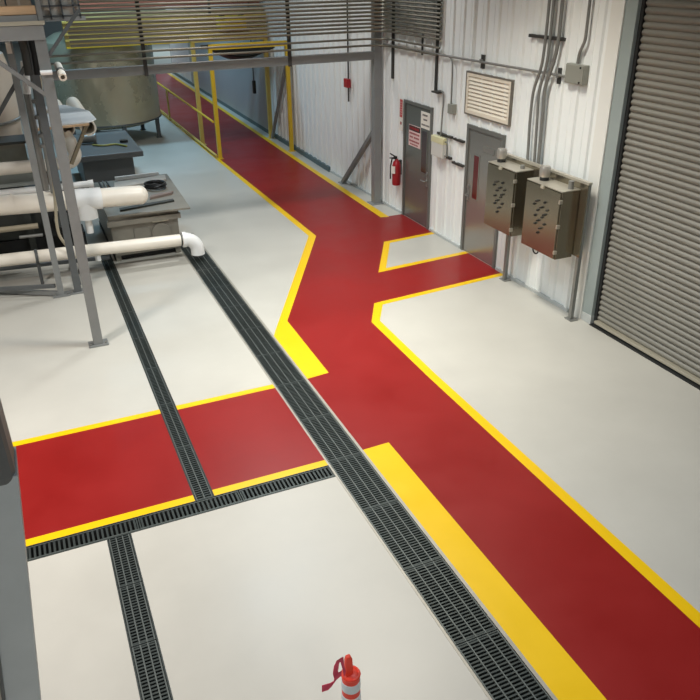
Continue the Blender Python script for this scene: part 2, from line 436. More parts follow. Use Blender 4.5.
# louvre vent
s = thing('wall_louver', 'large cream louvred vent on the wall above the right door', 'vent', (6.40,9.66,2.2))
y0,y1,z0,z1 = 9.05,10.26,2.20,2.83
b = MB(); t=.022
b.box(6.372,y0,z0,6.42,y0+t,z1); b.box(6.372,y1-t,z0,6.42,y1,z1); b.box(6.372,y0+t,z0,6.42,y1-t,z0+t); b.box(6.372,y0+t,z1-t,6.42,y1-t,z1)
b.build('frame', M['louvfr'], s)
b = MB(); t2=.075
b.box(6.376,y0+t,z0+t,6.40,y0+t2,z1-t); b.box(6.376,y1-t2,z0+t,6.40,y1-t,z1-t); b.box(6.376,y0+t2,z0+t,6.40,y1-t2,z0+t+.045); b.box(6.376,y0+t2,z1-t-.045,6.40,y1-t2,z1-t)
b.build('border', M['louver'], s)
MB().box(6.402,y0+t2,z0+.05,6.418,y1-t2,z1-.05).build('backing', mat('louver_dark', (170,150,128), .7), s)
zz0, zz1 = z0+.067, z1-.067; n = 9; p = (zz1-zz0)/n
for k in range(n):
    z = zz0+p*k; b = MB()
    b.add([(6.376,y0+t2,z+.002),(6.376,y1-t2,z+.002),(6.400,y1-t2,z+p*.86),(6.400,y0+t2,z+p*.86),(6.379,y0+t2,z-.004),(6.379,y1-t2,z-.004),(6.402,y1-t2,z+p*.86-.006),(6.402,y0+t2,z+p*.86-.006)],
          [(0,1,2,3),(7,6,5,4),(0,4,5,1),(3,2,6,7)])
    b.build('slat', M['louver'], s)

# ------------------------------------------------------------------ control cabinets on their stand
st = thing('cabinet_stand', 'steel leg frame carrying the two control cabinets against the wall', 'stand', (6.25,7.9,0))
for y in (7.14, 8.70):
    l = MB().box(6.262,y-.025,.0,6.312,y+.025,1.84).build('leg', M['galv'], st)
    MB().box(6.235,y-.07,0,6.36,y+.07,.012).build('foot_plate', M['galv'], l)
MB().box(6.245,7.10,.90,6.262,8.93,1.84).build('back_panel', M['stainless'], st)
MB().box(6.245,7.09,1.84,6.30,8.94,1.87).build('top_rail', M['stain2'], st)
for y in (7.35, 8.60): MB().box(6.262,y-.02,1.6,6.395,y+.02,1.64).build('wall_tie', M['galv'], st)

def cabinet(y0, y1, z0, z1, label):
    t = thing('control_cabinet', label, 'control cabinet', (6.1,(y0+y1)/2,z0), 'stainless control cabinets')
    x0, x1 = 5.975, 6.242
    MB().box(x0,y0,z0,x1,y1,z1).build('body', M['stainless'], t, .004)
    MB().box(x0-.01,y0-.006,z1,x1,y1+.006,z1+.012).build('lid', M['stain2'], t)
    d = MB().box(x0-.026,y0+.012,z0+.012,x0-.002,y1-.012,z1-.014).build('door', M['stainless'], t, .004)
    xf = x0-.026
    h = y1-y0; cz = z1
    grid = [(.36,.24),(.58,.22),(.28,.30),(.50,.31),(.66,.32),(.40,.37),(.60,.40),(.34,.46),(.54,.45),(.44,.52),(.62,.54),(.36,.58),(.52,.62),(.46,.70)]
    for k, (u, v) in enumerate(grid):
        y = y1-u*h-.02; z = z1-v*(z1-z0); kn = MB()
        kn.disc((xf+.002,y,z),(-1,0,0),.017,.007,12); kn.disc((xf-.004,y,z),(-1,0,0),.012,.018 if k%3 else .03,12)
        kn.build('knob' if k%4==0 else 'push_button', M['black'] if k%4 else M['chan'], d)
    for z in (z0+.10, (z0+z1)/2, z1-.12):
        MB().box(x0-.035,y0-.012,z-.022,x0+.01,y0+.014,z+.022).build('clamp', M['stain2'], d)
    MB().box(x0-.045,(y0+y1)/2-.03,z1-.03,x0-.02,(y0+y1)/2+.03,z1+.006).build('latch', M['alu'], d)
    return t
c1 = cabinet(8.21, 8.88, .88, 1.78, 'left stainless control cabinet in front of the grey door')
c2 = cabinet(7.23, 7.95, .87, 1.75, 'right stainless control cabinet nearer the rolling shutter')
MB().tube(arc((5.99,7.66,.875),.06,PI,2*PI,(0,1,0),(0,0,1),10), .010, 8).build('cable_loop', M['black'], c2)
def beacon(par, x, y, z):
    b = MB().disc((x,y,z),(0,0,1),.060,.05,20).build('beacon_base', M['black'], par)
    MB().lathe([(.066,.05),(.072,.06),(.072,.16),(.060,.185),(.0,.19)], (x,y,z), 24).build('beacon_lens', M['lens'], b)
beacon(c1, 6.11, 8.78, 1.79); beacon(c2, 6.11, 7.79, 1.76)
MB().disc((6.15,7.22+.08,1.76),(0,0,1),.035,.10,14).build('cable_gland', M['galv'], c2)
b = MB(); b.disc((6.14,8.32,1.79),(0,0,1),.03,.05,14)
b.build('cable_gland', M['galv'], c1)

# conduits rising from the cabinets
def smooth(pts, n=5):
    """corner rounding by quadratic curves"""
    P = [Vector(p) for p in pts]; out = [P[0]]
    for i in range(1, len(P)-1):
        a, b, c = P[i-1], P[i], P[i+1]; r = min((b-a).length, (c-b).length)*.45
        p0 = b+(a-b).normalized()*r; p2 = b+(c-b).normalized()*r
        for k in range(n+1):
            t = k/n; out.append(p0*(1-t)**2+b*(2*t*(1-t))+p2*t*t)
    out.append(P[-1]); return out
G = 'conduits rising from the control cabinets'
for pts, lab, r in (([(6.345,8.40,CZ),(6.345,8.36,3.50),(6.345,8.38,3.08),(6.345,8.52,2.78),(6.345,8.53,2.38),(6.345,8.48,1.60)], 'leftmost of three steel conduits rising from behind the left cabinet', .020),
                    ([(6.345,8.31,CZ),(6.345,8.27,3.50),(6.345,8.28,3.10),(6.345,8.40,2.80),(6.345,8.37,2.41),(6.345,8.33,1.60)], 'middle of three steel conduits rising from behind the left cabinet', .020),
                    ([(6.345,8.16,CZ),(6.345,8.10,3.40),(6.345,8.15,3.14),(6.345,8.28,2.86),(6.345,8.26,2.50),(6.345,8.25,1.60)], 'rightmost of three steel conduits rising from behind the left cabinet', .024)):
    t = MB().tube(smooth(pts), r, 12).build('conduit', M['galv']); tag(t, lab, 'conduit', G)
t = tag(MB().tube(smooth([(6.36,7.66,CZ),(6.36,7.62,3.55),(6.36,7.62,3.45),(6.36,7.70,3.30),(6.36,7.71,3.18)]), .019, 12).build('conduit', M['galv']), 'single conduit dropping into the grey switch box near the shutter', 'conduit', 'conduits rising from the control cabinets')
t = tag(MB().box(6.362,8.02,3.405,6.42,8.76,3.445).build('strut_channel', M['chan'], bevel=.004), 'dark horizontal strut channel behind three tall conduits', 'strut', 'wall strut channels')
s = thing('switch_box', 'grey electrical switch box on the wall left of the rolling shutter', 'electrical box', (6.37,7.72,2.93))
MB().box(6.345,7.55,2.94,6.42,7.90,3.17).build('body', M['swbox'], s, .008)
MB().box(6.332,7.56,2.95,6.345,7.89,3.16).build('cover', M['swbox'], s, .004)
for z in (2.97,3.14): MB().disc((6.333,7.61,z),(-1,0,0),.012,.01,10).build('screw', M['black'], s)

# long horizontal conduit on brackets
t = tag(MB().tube([(6.36,13.12,2.985),(6.36,10.9,2.985),(6.36,7.90,3.01)], .017, 12).build('wall_conduit', M['galv']), 'long thin horizontal conduit running along the wall above the vent', 'conduit')
G = 'clamp brackets of the long wall conduit'
for y, lab in ((9.85,'small dark clamp bracket above the vent'), (8.06,'small dark clamp bracket beside the switch box')):
    s = thing('conduit_clamp', lab, 'bracket', (6.38,y,3.0), G)
    MB().box(6.378,y-.035,2.90,6.42,y+.035,3.09).build('channel', M['chan'], s); MB().box(6.342,y-.02,2.975,6.38,y+.02,3.03).build('strap', M['galv'], s)

# wall struts
for (y, z0, z1, lab) in ((12.82,2.42,3.9,'dark upright strut channel left of the bundle of conduits'), (11.22,2.40,3.9,'dark upright strut channel at the right end of the bundle'), (11.70,2.92,3.24,'short dark strut below the middle of the bundle')):
    tag(MB().box(6.385,y-.03,z0,6.42,y+.03,z1).build('strut_channel', M['chan']), lab, 'strut', 'wall strut channels')
tag(MB().box(6.30,10.98,2.40,6.42,11.19,2.425).build('shelf_bracket', M['chan']), 'tiny dark shelf bracket at the foot of the upright strut', 'bracket')
for (y0, y1, z, lab) in ((10.62,11.08,1.76,'upper short strut behind the beige wall box'), (10.62,11.0,1.42,'lower short strut behind the beige wall box'), (10.25,10.54,1.76,'upper short strut between the box and the right door'), (10.23,10.56,1.38,'lower short strut between the box and the right door')):
    tag(MB().box(6.372,y0,z-.018,6.42,y1,z+.018).build('short_strut', M['chan']), lab, 'strut', 'short wall struts')
s = thing('control_box', 'beige and white control box on the wall right of the left door', 'electrical box', (6.36,11.0,1.42))
MB().box(6.28,10.72,1.405,6.362,11.10,1.70).build('body', M['boxg'], s, .01)
MB().box(6.275,10.715,1.63,6.362,11.105,1.735).build('hood', M['boxy'], s, .01)
MB().tube(smooth([(6.33,10.72,1.68),(6.33,10.64,1.68),(6.33,10.63,1.45),(6.33,10.72,1.45)]), .010, 8).build('side_tube', M['galv'], s)
tag(MB().tube(smooth([(6.37,11.04,2.44),(6.37,10.92,2.44),(6.37,10.90,2.3),(6.345,10.90,1.735)]), .013, 10).build('drop_conduit', M['galv']), 'thin conduit dropping onto the beige wall box', 'conduit')
s = thing('junction_box', 'small grey junction box hanging below the long wall conduit', 'electrical box', (6.39,10.63,2.15))
MB().box(6.33,10.56,2.14,6.42,10.70,2.29).build('body', M['swbox'], s, .006)
MB().tube(smooth([(6.36,10.95,3.0),(6.36,10.66,2.97),(6.36,10.64,2.7),(6.36,10.64,2.29)]), .013, 10).build('conduit', M['galv'], s)

# ------------------------------------------------------------------ pipe bridge across the hall
PY = 13.24
s = thing('pipe_bridge', 'grey steel bridge beam spanning the hall on a post by the wall', 'steel beam', (6.27,PY,0))
MB().box(6.20,PY-.075,0.012,6.34,PY+.075,4.6).build('post', M['bridge'], s)
MB().box(6.13,PY-.13,0,6.40,PY+.13,.014).build('base_plate', M['bridge'], s)
MB().box(.44,PY-.06,2.72,6.20,PY+.08,2.86).build('beam', M['bridge'], s)
MB().bar((6.27,14.94,.02),(6.27,PY+.07,1.42),.08).build('diagonal_brace', M['frame'], s)
MB().box(6.20,14.86,0,6.34,15.06,.014).build('brace_foot', M['bridge'], s)
for x, c in ((2.06,'chan'), (4.56,'chan')): MB().box(x-.03,PY-.08,2.70,x+.03,PY-.045,4.6).build('hanger', M[c], s)
# stacked conduits: along the bridge, round the corner and along the wall
G = 'stacked conduits on the pipe bridge'
zs = [2.975, 3.085] + [3.215+.062*k for k in range(14)]
for k, z in enumerate(zs):
    yend = 11.05 if k else 11.12
    pts = [(.6 if k < 2 else .95,PY-.115,z),(6.05,PY-.115,z),(6.32,PY-.25,z),(6.345,12.8,z),(6.345,yend,z+(.0 if k else .0))]
    r = .018 if k < 2 else .0195
    lab = {0:'lowest conduit of the bridge, level with the beam', 1:'second lowest conduit of the bridge, set apart from the stack'}.get(k, f'{ORD[k-2]} conduit of the dense stack on the bridge, counting upward')
    tag(MB().tube(smooth(pts), r, 8).build('bridge_conduit', M['conduit']), lab, 'conduit', G)
# drop with red pull switch, pendant
s = thing('pull_station', 'thin vertical rod on the far wall with small red box at its end', 'pull switch', (6.37,14.78,2.0))
MB().tube([(6.35,14.75,4.6),(6.35,14.75,1.75)], .018, 8).build('rod', M['chan'], s)
MB().box(6.29,14.68,2.03,6.372,14.86,2.20).build('red_box', M['ext'], s, .006)
tag(MB().bar((6.355,20.16,.04),(6.355,18.70,2.05),.07).build('leaning_brace', M['bridge']), 'leaning grey brace against the wall behind the yellow portal', 'brace')
s = thing('pendant_control', 'short dark pendant control hanging in front of the smooth grey wall', 'pendant', (6.2,20.9,1.1))
MB().tube([(6.15,20.9,CZ),(6.15,20.9,1.45)], .014, 8).build('cable', M['chan'], s)
MB().box(6.11,20.85,1.12,6.19,20.95,1.46).build('handset', M['black'], s, .01)

# ------------------------------------------------------------------ yellow portals, railing, crane girder
G = 'yellow portal frames over the walkway'
s = thing('yellow_portal', 'bright yellow portal frame standing across the red walkway', 'portal frame', (5.38,18.46,0), G)
for x in (4.42, 6.32):
    p = MB().box(x-.045,18.415,.012,x+.045,18.505,2.66).build('post', M['ypaint'], s)
    MB().box(x-.08,18.37,0,x+.08,18.55,.012).build('base_plate', M['ypaint'], p)
MB().box(4.375,18.41,2.54,6.365,18.51,2.66).build('crossbar', M['ypaint'], s)
s = thing('yellow_portal', 'duller yellow portal frame farther along the red walkway', 'portal frame', (5.4,20.3,0), G)
for x in (4.42, 6.36):
    p = MB().box(x-.05,20.25,.012,x+.05,20.35,2.66).build('post', M['ydull'], s)
    MB().box(x-.09,20.2,0,x+.09,20.4,.012).build('base_plate', M['ydull'], p)
MB().box(4.37,20.24,2.56,6.41,20.36,2.70).build('crossbar', M['ydull'], s)
s = thing('black_chute', 'black sagging sheet slung beneath the yellow portal crossbar', 'sling', (5.3,18.8,2.3))
b = MB(); nx, ny = 14, 8; vs = []
for i in range(nx+1):
    for k in range(ny+1):
        u = i/nx; v = k/ny; x = 4.5+1.55*u; y = 18.512+1.35*v
        z = 2.53-.30*math.sin(PI*u)*math.sin(PI*(.2+.8*v)) ; vs.append((x,y,z))
n0 = len(vs); vs += [(x,y,z-.02) for x,y,z in vs]
W = ny+1
fs = []
for i in range(nx):
    for k in range(ny):
        a = i*W+k; fs.append((a,a+1,a+W+1,a+W)); fs.append((n0+a,n0+a+W,n0+a+W+1,n0+a+1))
b.add(vs, fs, True); b.build('sheet', M['black'], s)
s = thing('handrail', 'yellow handrail along the left edge of the red walkway', 'railing', (4.42,22.5,0))
MB().tube([(4.34,18.5,.90),(4.34,27.5,.96)], .028, 10).build('top_rail', M['ypaint'], s)
MB().tube([(4.34,18.5,.08),(4.34,27.5,.08)], .026, 10).build('bottom_rail', M['ydull'], s)
for y in (24.3, 27.5): MB().tube([(4.34,y,0),(4.34,y,.95)], .03, 10).build('post', M['ydull'], s)

s = thing('crane_girder', 'long dull yellow girder crossing the hall behind the stacked conduits', 'girder', (3.5,21,2.5))
b = MB(); b.box(1.38,20.45,2.60,6.46,20.60,3.12)
b.build('web', M['tan'], s)
MB().box(1.38,20.37,2.56,6.46,20.66,2.60).build('lower_flange', M['ypaint'], s)
for z in (2.72, 2.86, 3.0, 3.12): MB().box(1.38,20.38,z,6.46,20.45,z+.045).build('rail', M['ydull'], s)
for x in (1.6, 5.0): MB().box(x-.03,20.50,3.12,x+.03,20.56,CZ).build('ceiling_hanger', M['chan'], s)
s = thing('crane_trolley', 'yellow box with pale front sitting on the girder above the portal', 'hoist', (5.45,20.5,3.1))
b = MB(); b.box(5.10,19.98,2.86,5.80,20.378,3.16); b.box(5.22,19.92,2.94,5.68,19.98,3.10)
b.build('housing', M['ypaint'], s, .02)
for x in (5.2,5.7): MB().disc((x,20.10,3.16),(0,1,0),.07,.05,14).build('wheel', M['chan'], s)
b = MB().box(1.38,20.61,3.13,6.46,20.80,3.32).build('tan_beam', M['tan']); tag(b, 'tan horizontal beam lying behind the top of the yellow girder', 'beam')
b = MB().box(1.38,20.90,3.40,6.46,21.1,3.62).build('red_brown_beam', M['rbrown']); tag(b, 'red brown beam highest behind the stacked conduits', 'beam')
for x in (1.7, 5.1): MB().box(x-.03,20.97,3.62,x+.03,21.03,CZ).build('ceiling_hanger', M['chan'], b)

# ------------------------------------------------------------------ olive tank
TX, TY, TR = 2.28, 22.3, 1.44
s = thing('olive_tank', 'large olive grey cylindrical tank standing on short legs', 'tank', (TX,TY,0))
MB().lathe([(0,.36),(.6,.38),(1.1,.44),(TR,.56),(TR,2.45),(TR-.06,2.6),(TR-.4,2.78),(.4,2.9),(0,2.92)], (TX,TY,0), 64).build('shell', M['olive'], s)
for k in range(6):
    a = math.radians(-20+60*k); x, y = TX+1.34*math.cos(a), TY+1.34*math.sin(a)
    l = MB().box(x-.05,y-.05,0,x+.05,y+.05,.55).build('leg', M['framed'], s)
    MB().box(x-.08,y-.08,0,x+.08,y+.08,.015).build('foot', M['framed'], l)
MB().tube([(TX+(TR+.005)*math.cos(2*PI*k/48), TY+(TR+.005)*math.sin(2*PI*k/48), .58) for k in range(49)], .02, 6, False).build('bottom_hoop', M['framed'], s)

# ------------------------------------------------------------------ grey tub behind (A) and weathered tub (B)
s = thing('grey_tub', 'dark grey lidded tub in front of the olive tank', 'tub', (1.6,17.3,0))
b = MB(); b.box(1.02,16.45,.08,2.06,18.5,.76); b.build('body', M['tub'], s, .02)
MB().box(.92,16.25,.74,2.26,18.7,.86).build('lid', M['tub'], s, .02)
MB().box(1.05,16.45,0,2.03,18.5,.08).build('skid', M['dark'], s)
b = MB().tube(smooth([(1.35,17.2,.885),(1.55,17.0,.885),(1.8,17.1,.885),(2.0,16.75,.885)]), .020, 8).build('garden_hose', M['hose']); tag(b, 'short yellow green hose lying on the dark grey tub', 'hose')
s = thing('pipe_fitting', 'small grey pipe fitting lying on the dark grey tub lid', 'fitting', (1.3,17.5,.86))
MB().pipe((1.15,17.5,.975),(1.42,17.45,.975),.09,.065).build('body', M['galv'], s); MB().pipe((1.40,17.455,.975),(1.46,17.445,.975),.11,.065).build('collar', M['galv'], s)
tag(MB().disc((2.02,17.3,.86),(0,0,1),.09,.05,14).build('round_cap', M['black']), 'small dark cap at the right of the dark grey tub lid', 'cap')

s = thing('steel_tub', 'weathered steel tub with cluttered top between the two drains', 'tub', (1.55,13,0))
b = MB(); b.box(1.0,12.05,.10,2.08,14.3,.76); b.build('body', M['tubs'], s, .008)
b = MB(); b.box(.98,12.04,.70,2.10,14.32,.78); b.box(.95,11.98,.62,2.12,12.06,.70); b.build('rim', M['tubs'], s)
for x in (1.05,2.03):
    for y in (12.12,14.2): MB().box(x-.04,y-.04,0,x+.04,y+.04,.12).build('leg', M['tubs'], s)
MB().box(.99,12.15,.012,2.05,14.2,.10).build('skid', M['dark'], s)
b = MB(); b.disc((1.78,12.04,.42),(0,-1,0),.15,.035,28); b.build('round_port', M['tubs'], s)
MB().box(1.66,12.0,.60,1.92,12.045,.625).build('port_handle', M['alu'], s)
b = MB(); b.box(1.35,12.025,.36,1.60,12.052,.52); b.build('panel_patch', M['tubs'], s)
MB().bar((1.0,12.035,.64),(2.1,12.035,.64),.03).build('front_rib', M['tubs'], s)
def slab(name, lab, pts, z0, z1, m, cat):
    return tag(MB().prism(pts, z0, z1).build(name, m), lab, cat)
slab('cover_plate', 'wide grey cover plate projecting over the right side of the steel tub', [(1.12,11.95),(2.27,11.86),(2.36,14.25),(1.45,14.3)], .781, .81, M['tubs'], 'plate')
slab('metal_sheet', 'pale metal sheet lying at the back of the tub top', [(1.3,13.55),(2.25,13.75),(2.3,14.1),(1.35,13.95)], .812, .835, M['gpanel'], 'sheet')
slab('narrow_plank', 'thin dark board across the front of the tub top', [(1.2,12.12),(2.1,12.3),(2.1,12.4),(1.2,12.24)], .812, .84, M['mach'], 'board')
slab('bent_offcut', 'small bent offcut beside the black coil on the tub', [(1.75,12.6),(2.15,12.75),(2.2,12.85),(1.8,12.75)], .812, .85, M['rust'], 'offcut')
slab('white_strip', 'thin white strip along the back edge of the tub', [(1.4,14.15),(2.2,14.2),(2.2,14.24),(1.4,14.22)], .812, .87, M['pvcw'], 'strip')
coil = []
for k in range(96):
    a = 2*PI*k/24; r = .17+.012*math.sin(k*.7)
    coil.append((1.98+r*math.cos(a), 13.32+r*1.2*math.sin(a), .832+.018*(k/24)))
tag(MB().tube(coil, .018, 6).build('cable_coil', M['black']), 'black cable coil lying on the steel tub', 'coil')
for k, (x, dx) in enumerate(((1.00,.10),(1.07,.12),(1.13,.13))):
    tag(MB().tube([(x+.1,14.1,.835),(x+dx,12.6,.832)], .017, 6).build('steel_rod', M['chan'] if k != 1 else M['galv']), ['leftmost loose rod lying on the left edge of the tub','middle loose rod lying on the left edge of the tub','rightmost loose rod lying on the left edge of the tub'][k], 'rod', 'loose rods on the tub')

# ------------------------------------------------------------------ pipes
s = thing('drain_pipe', 'long low white pipe ending in an elbow above the wide drain', 'pipe', (2.2,11.6,.2))
MB().tube([(-3,11.6,.53),(2.06,11.6,.375)], .095, 20).build('straight', M['pvc'], s)
e = arc((2.06,11.6,.375-.20),.20,PI/2,0,(1,0,0),(0,0,1),8)
MB().tube(e+[(2.26,11.6,.10)], .11, 20).build('elbow', M['pvcw'], s)
MB().tube([(2.03,11.6,.376),(2.09,11.6,.374)], .125, 20).build('collar', M['pvcw'], s)
MB().tube([(2.00,11.6,.377),(2.022,11.6,.376)], .100, 20).build('dark_joint', M['chan'], s)
MB().tube([(-.19,11.6,.444),(-.15,11.6,.443)], .112, 20).build('clamp_band', M['framed'], s)
MB().tube([(.70,11.6,.33),(.70,11.6,.24)], .045, 12).build('drop_fitting', M['pvcw'], s)
MB().tube([(-.17,11.6,.35),(-.17,11.6,0)], .025, 8).build('support_leg', M['framed'], s)
s = thing('white_main_pipe', 'thick white pipe with a tee reaching over the steel tub', 'pipe', (.65,11.9,1))
MB().tube([(-3,11.85,1.32),(.42,11.85,1.165)], .145, 24).build('straight', M['pvc'], s)
MB().tube([(.44,11.85,1.16),(.92,11.85,1.14)], .165, 24).build('tee', M['pvcw'], s)
MB().tube([(.67,11.85,1.15),(.67,11.85,.86)], .16, 24).build('tee_branch', M['pvcw'], s)
MB().tube([(.67,11.85,.86),(.67,11.85,.62)], .055, 16).build('drop_pipe', M['pvcw'], s)
ce = [(1.50+.13*math.sin(k/8*PI/2), .148*max(math.cos(k/8*PI/2), .02)) for k in range(9)]
MB().tube([(.92,11.85,1.14),(1.2,11.85,1.13)]+[(x,11.85,1.115) for x, r in ce], [.148,.148]+[r for x, r in ce], 24).build('end_cap', M['pvc'], s)
for x in (-.35,.10): MB().tube([(x,11.85,1.19-.045*(x-.1)),(x+.03,11.85,1.188-.045*(x-.1))], .151, 24).build('joint', M['pvc'], s)
s = thing('upper_pipe', 'white pipe at mid height turning up behind the grey posts', 'pipe', (.6,12.6,1.5))
MB().tube([(-3,12.6,1.60),(.56,12.6,1.56)]+[tuple(p) for p in arc((.56,12.6,1.56+.14),.14,-PI/2,.3,(1,0,0),(0,0,1),8)]+[(.66,12.62,1.88),(.60,12.66,2.0)], .098, 20).build('bent_pipe', M['pvc'], s)
s = thing('short_white_pipe', 'short thin white pipe lying behind the thick white pipe', 'pipe', (.7,12.7,1.25))
MB().tube([(-2,12.7,1.19),(.88,12.7,1.165)], .055, 14).build('tube', M['pvcw'], s)
MB().tube([(.82,12.7,1.166),(.90,12.7,1.165)], .065, 14).build('end_cap', M['pvcw'], s)
tag(MB().tube([(-3,12.2,.78),(-.06,12.2,.735)], .045, 12).build('thin_pipe', M['beige']), 'thin beige pipe below the thick white pipe at the left edge', 'pipe')
tag(MB().tube([(-.36,12.1,.62),(-.02,12.1,.61)], .025, 10).build('stub_pipe', M['galv']), 'short grey stub pipe above the low white pipe', 'pipe')
tag(MB().tube(smooth([(.36,11.45,3.0),(.32,11.45,2.2),(.27,11.45,1.5),(.20,11.45,.95),(.20,11.45,.75),(.30,11.45,.55)]), .022, 8).build('hanging_hose', M['beige']), 'beige hose hanging down between the grey posts', 'hose')

G = 'open white pipes under the sheet'
for x, z, r, lab in ((.68,2.04,.10,'smaller open white pipe under the pale sheet'), (.98,2.03,.125,'larger open white pipe under the pale sheet')):
    tag(MB().pipe((x,12.8,z),(x,15.4,z),r,r*.78,24).build('open_pipe', M['pvc']), lab, 'pipe', G)
s = thing('sheet_table', 'pale sheet on a timber edged board beside the grey posts', 'table', (.7,13,2.15))
MB().prism([(.2,12.25),(.95,12.33),(1.1,12.55),(1.08,13.4),(.76,14.2),(.2,14.2)], 2.185, 2.20).build('sheet', M['sheet'], s)
MB().prism([(.2,12.23),(.96,12.31),(.97,12.36),(.2,12.29)], 2.15, 2.184).build('timber_edge', M['wood'], s)
MB().bar((.93,12.36,2.16),(.60,12.30,1.60),.05).build('brace', mat('tan_brace', (132,122,100), .5, metal=.2), s)
MB().bar((.44,11.08,2.16),(.44,14.1,2.16),.04).build('bearer', M['frame'], s)

# ------------------------------------------------------------------ machine body behind the pipes
s = thing('process_hopper', 'blue grey steel hopper behind the upper white pipe', 'hopper', (-1,13.6,0))
MB().box(-3,12.95,1.19,.06,13.45,1.52).build('trough', M['trough'], s, .01)
MB().prism([(-3,13.0),(.0,13.0),(.0,13.45),(-3,13.45)], 1.525, 1.86).build('upper_box', mat('hopper_grey', (136,136,126), .45, metal=.3, var=.1), s)
MB().box(-3,12.9,1.86,.04,13.47,1.90).build('rim', M['mach'], s)
for x in (-2.6,-.2): MB().box(x-.05,13.0,0,x+.05,13.1,1.19).build('leg', M['mach'], s)
s = thing('cream_tank', 'cream coloured upright tank at the left edge above the hopper', 'tank', (-1.0,14.6,0))
MB().lathe([(.0,1.4),(.9,1.4),(1.0,1.46),(1.03,2.7),(.96,3.05),(.55,3.25),(0,3.3)], (-1.0,14.6,0), 48).build('shell', M['cream'], s)
MB().tube([(-1.0+1.04*math.cos(2*PI*k/48), 14.6+1.04*math.sin(2*PI*k/48), 2.02) for k in range(49)], .024, 8, False).build('hoop', M['galv'], s)
for k in range(4):
    a = PI/4+k*PI/2; MB().box(-1.0+.8*math.cos(a)-.05,14.6+.8*math.sin(a)-.05,0,-1.0+.8*math.cos(a)+.05,14.6+.8*math.sin(a)+.05,1.42).build('leg', M['mach'], s)
s = thing('machine_base', 'dark machinery body low behind the white pipes', 'machine', (-.8,13.3,0))
MB().box(-3,13.2,.25,.62,13.6,1.05).build('body', M['mach'], s, .02)
MB().box(-3,13.15,0,.66,13.62,.25).build('plinth', M['dark'], s)
MB().box(.10,12.9,.3,.55,13.2,.85).build('motor_box', M['dark'], s, .03)
MB().disc((.32,12.9,.6),(0,-1,0),.13,.10,20).build('flange', M['framed'], s)
s = thing('pump_block', 'reddish grey pump block between the posts', 'pump', (.25,12.9,1.1))
MB().box(.13,12.9,1.05,.36,13.15,1.44).build('housing', M['rust'], s, .03)
MB().disc((.245,12.9,1.25),(0,-1,0),.08,.04,16).build('face', M['rust'], s)
s = thing('valve_stack', 'grey vertical valve column with flanges between the two rear posts', 'valve', (.3,11.75,1.8))
MB().tube([(.31,11.75,3.35),(.26,11.75,1.33)], .05, 14).build('stem', M['galv'], s)
for z in (2.0,2.15,2.4,2.62,2.85): MB().disc((.27+.02*(z-1.8),11.75,z),(0,0,1),.085,.05,16).build('flange', M['galv'], s)
MB().tube(smooth([(.29,11.75,2.5),(.45,11.72,2.5),(.46,11.72,2.2)]), .03, 10).build('branch', M['boxg'], s)
s = thing('white_riser', 'broken white upright pipe behind the diagonal brace', 'pipe', (.16,11.9,2.5))
MB().tube([(.22,11.95,3.15),(.17,11.95,2.72)], .055, 12).build('upper_length', M['pvcw'], s)
MB().tube([(.17,11.95,2.72),(.16,11.95,1.33)], .05, 12).build('lower_length', M['galv'], s)

# ------------------------------------------------------------------ steel platform on posts
s = thing('steel_platform', 'grey steel platform on tall posts at the upper left', 'platform', (.34,9.05,0))
def post(x, y, top, w, mname):
    l = MB().box(x-w/2,y-w/2,0.02,x+w/2,y+w/2,top).build('post', M[mname], s)
    MB().box(x-.12,y-.085,0,x+.12,y+.085,.022).build('base_plate', M['frame'], l)
    for dx in (-.09,.09): MB().disc((x+dx,y-.05,.022),(0,0,1),.015,.025,8).build('anchor_bolt', M['galv'], l)
post(.365, 9.10, 3.63, .115, 'frame'); post(.06, 11.0, 3.63, .085, 'frame'); post(.30, 11.02, 3.63, .10, 'framed'); post(-2.6, 9.10, 3.63, .115, 'frame')
MB().box(-3,9.03,3.63,.42,9.13,3.77).build('front_beam', M['bridge'], s)
MB().box(.34,9.13,3.60,.42,11.1,3.72).build('side_beam', M['framed'], s)
MB().box(-3,10.95,3.50,.42,11.07,3.66).build('rear_beam', M['framed'], s)
MB().box(-3,9.03,3.775,.44,11.1,3.80).build('deck', M['framed'], s)
MB().box(-3,9.02,3.775,.44,9.032,3.815).build('deck_nosing', M['alu'], s)
MB().box(-3,9.06,3.80,.38,9.08,3.87).build('kick_plate', M['bridge'], s)
MB().box(.385,9.05,3.80,.435,9.10,4.75).build('rail_post', M['frame'], s)
MB().bar((-.30,9.07,3.63),(.36,9.07,3.04),.045).build('diagonal_brace', M['frame'], s)
MB().bar((.42,9.07,3.47),(.80,9.07,3.90),.035).build('side_brace', M['framed'], s)
MB().bar((-.25,11.03,2.6),(.30,11.03,3.3),.05).build('rear_brace', M['framed'], s)
b = MB(); b.box(.44,9.30,3.83,.84,9.32,4.6); b.build('guard_panel', M['gpanel'], s)
b = MB()
for x in (.44,.53,.65,.77,.83): b.box(x-.008,9.275,3.81,x+.008,9.30,4.6)
for z in (3.84,3.94,4.04,4.14): b.box(.44,9.275,z-.008,.84,9.30,z+.008)
b.build('guard_grid', M['framed'], s)
MB().box(.40,9.28,3.79,.88,9.33,3.83).build('guard_sill', M['bridge'], s)
MB().bar((.03,10.97,.05),(-3,12.8,.05),.06).build('floor_rail', M['frame'], s)
MB().bar((.0,11.0,.16),(-3,11.9,.16),.05).build('floor_tie', M['framed'], s)
MB().bar((.34,11.1,.10),(.34,12.2,.10),.05).build('floor_tie', M['framed'], s)
MB().bar((-3,12.45,.14),(.9,11.95,.14),.05).build('floor_tie', M['framed'], s)
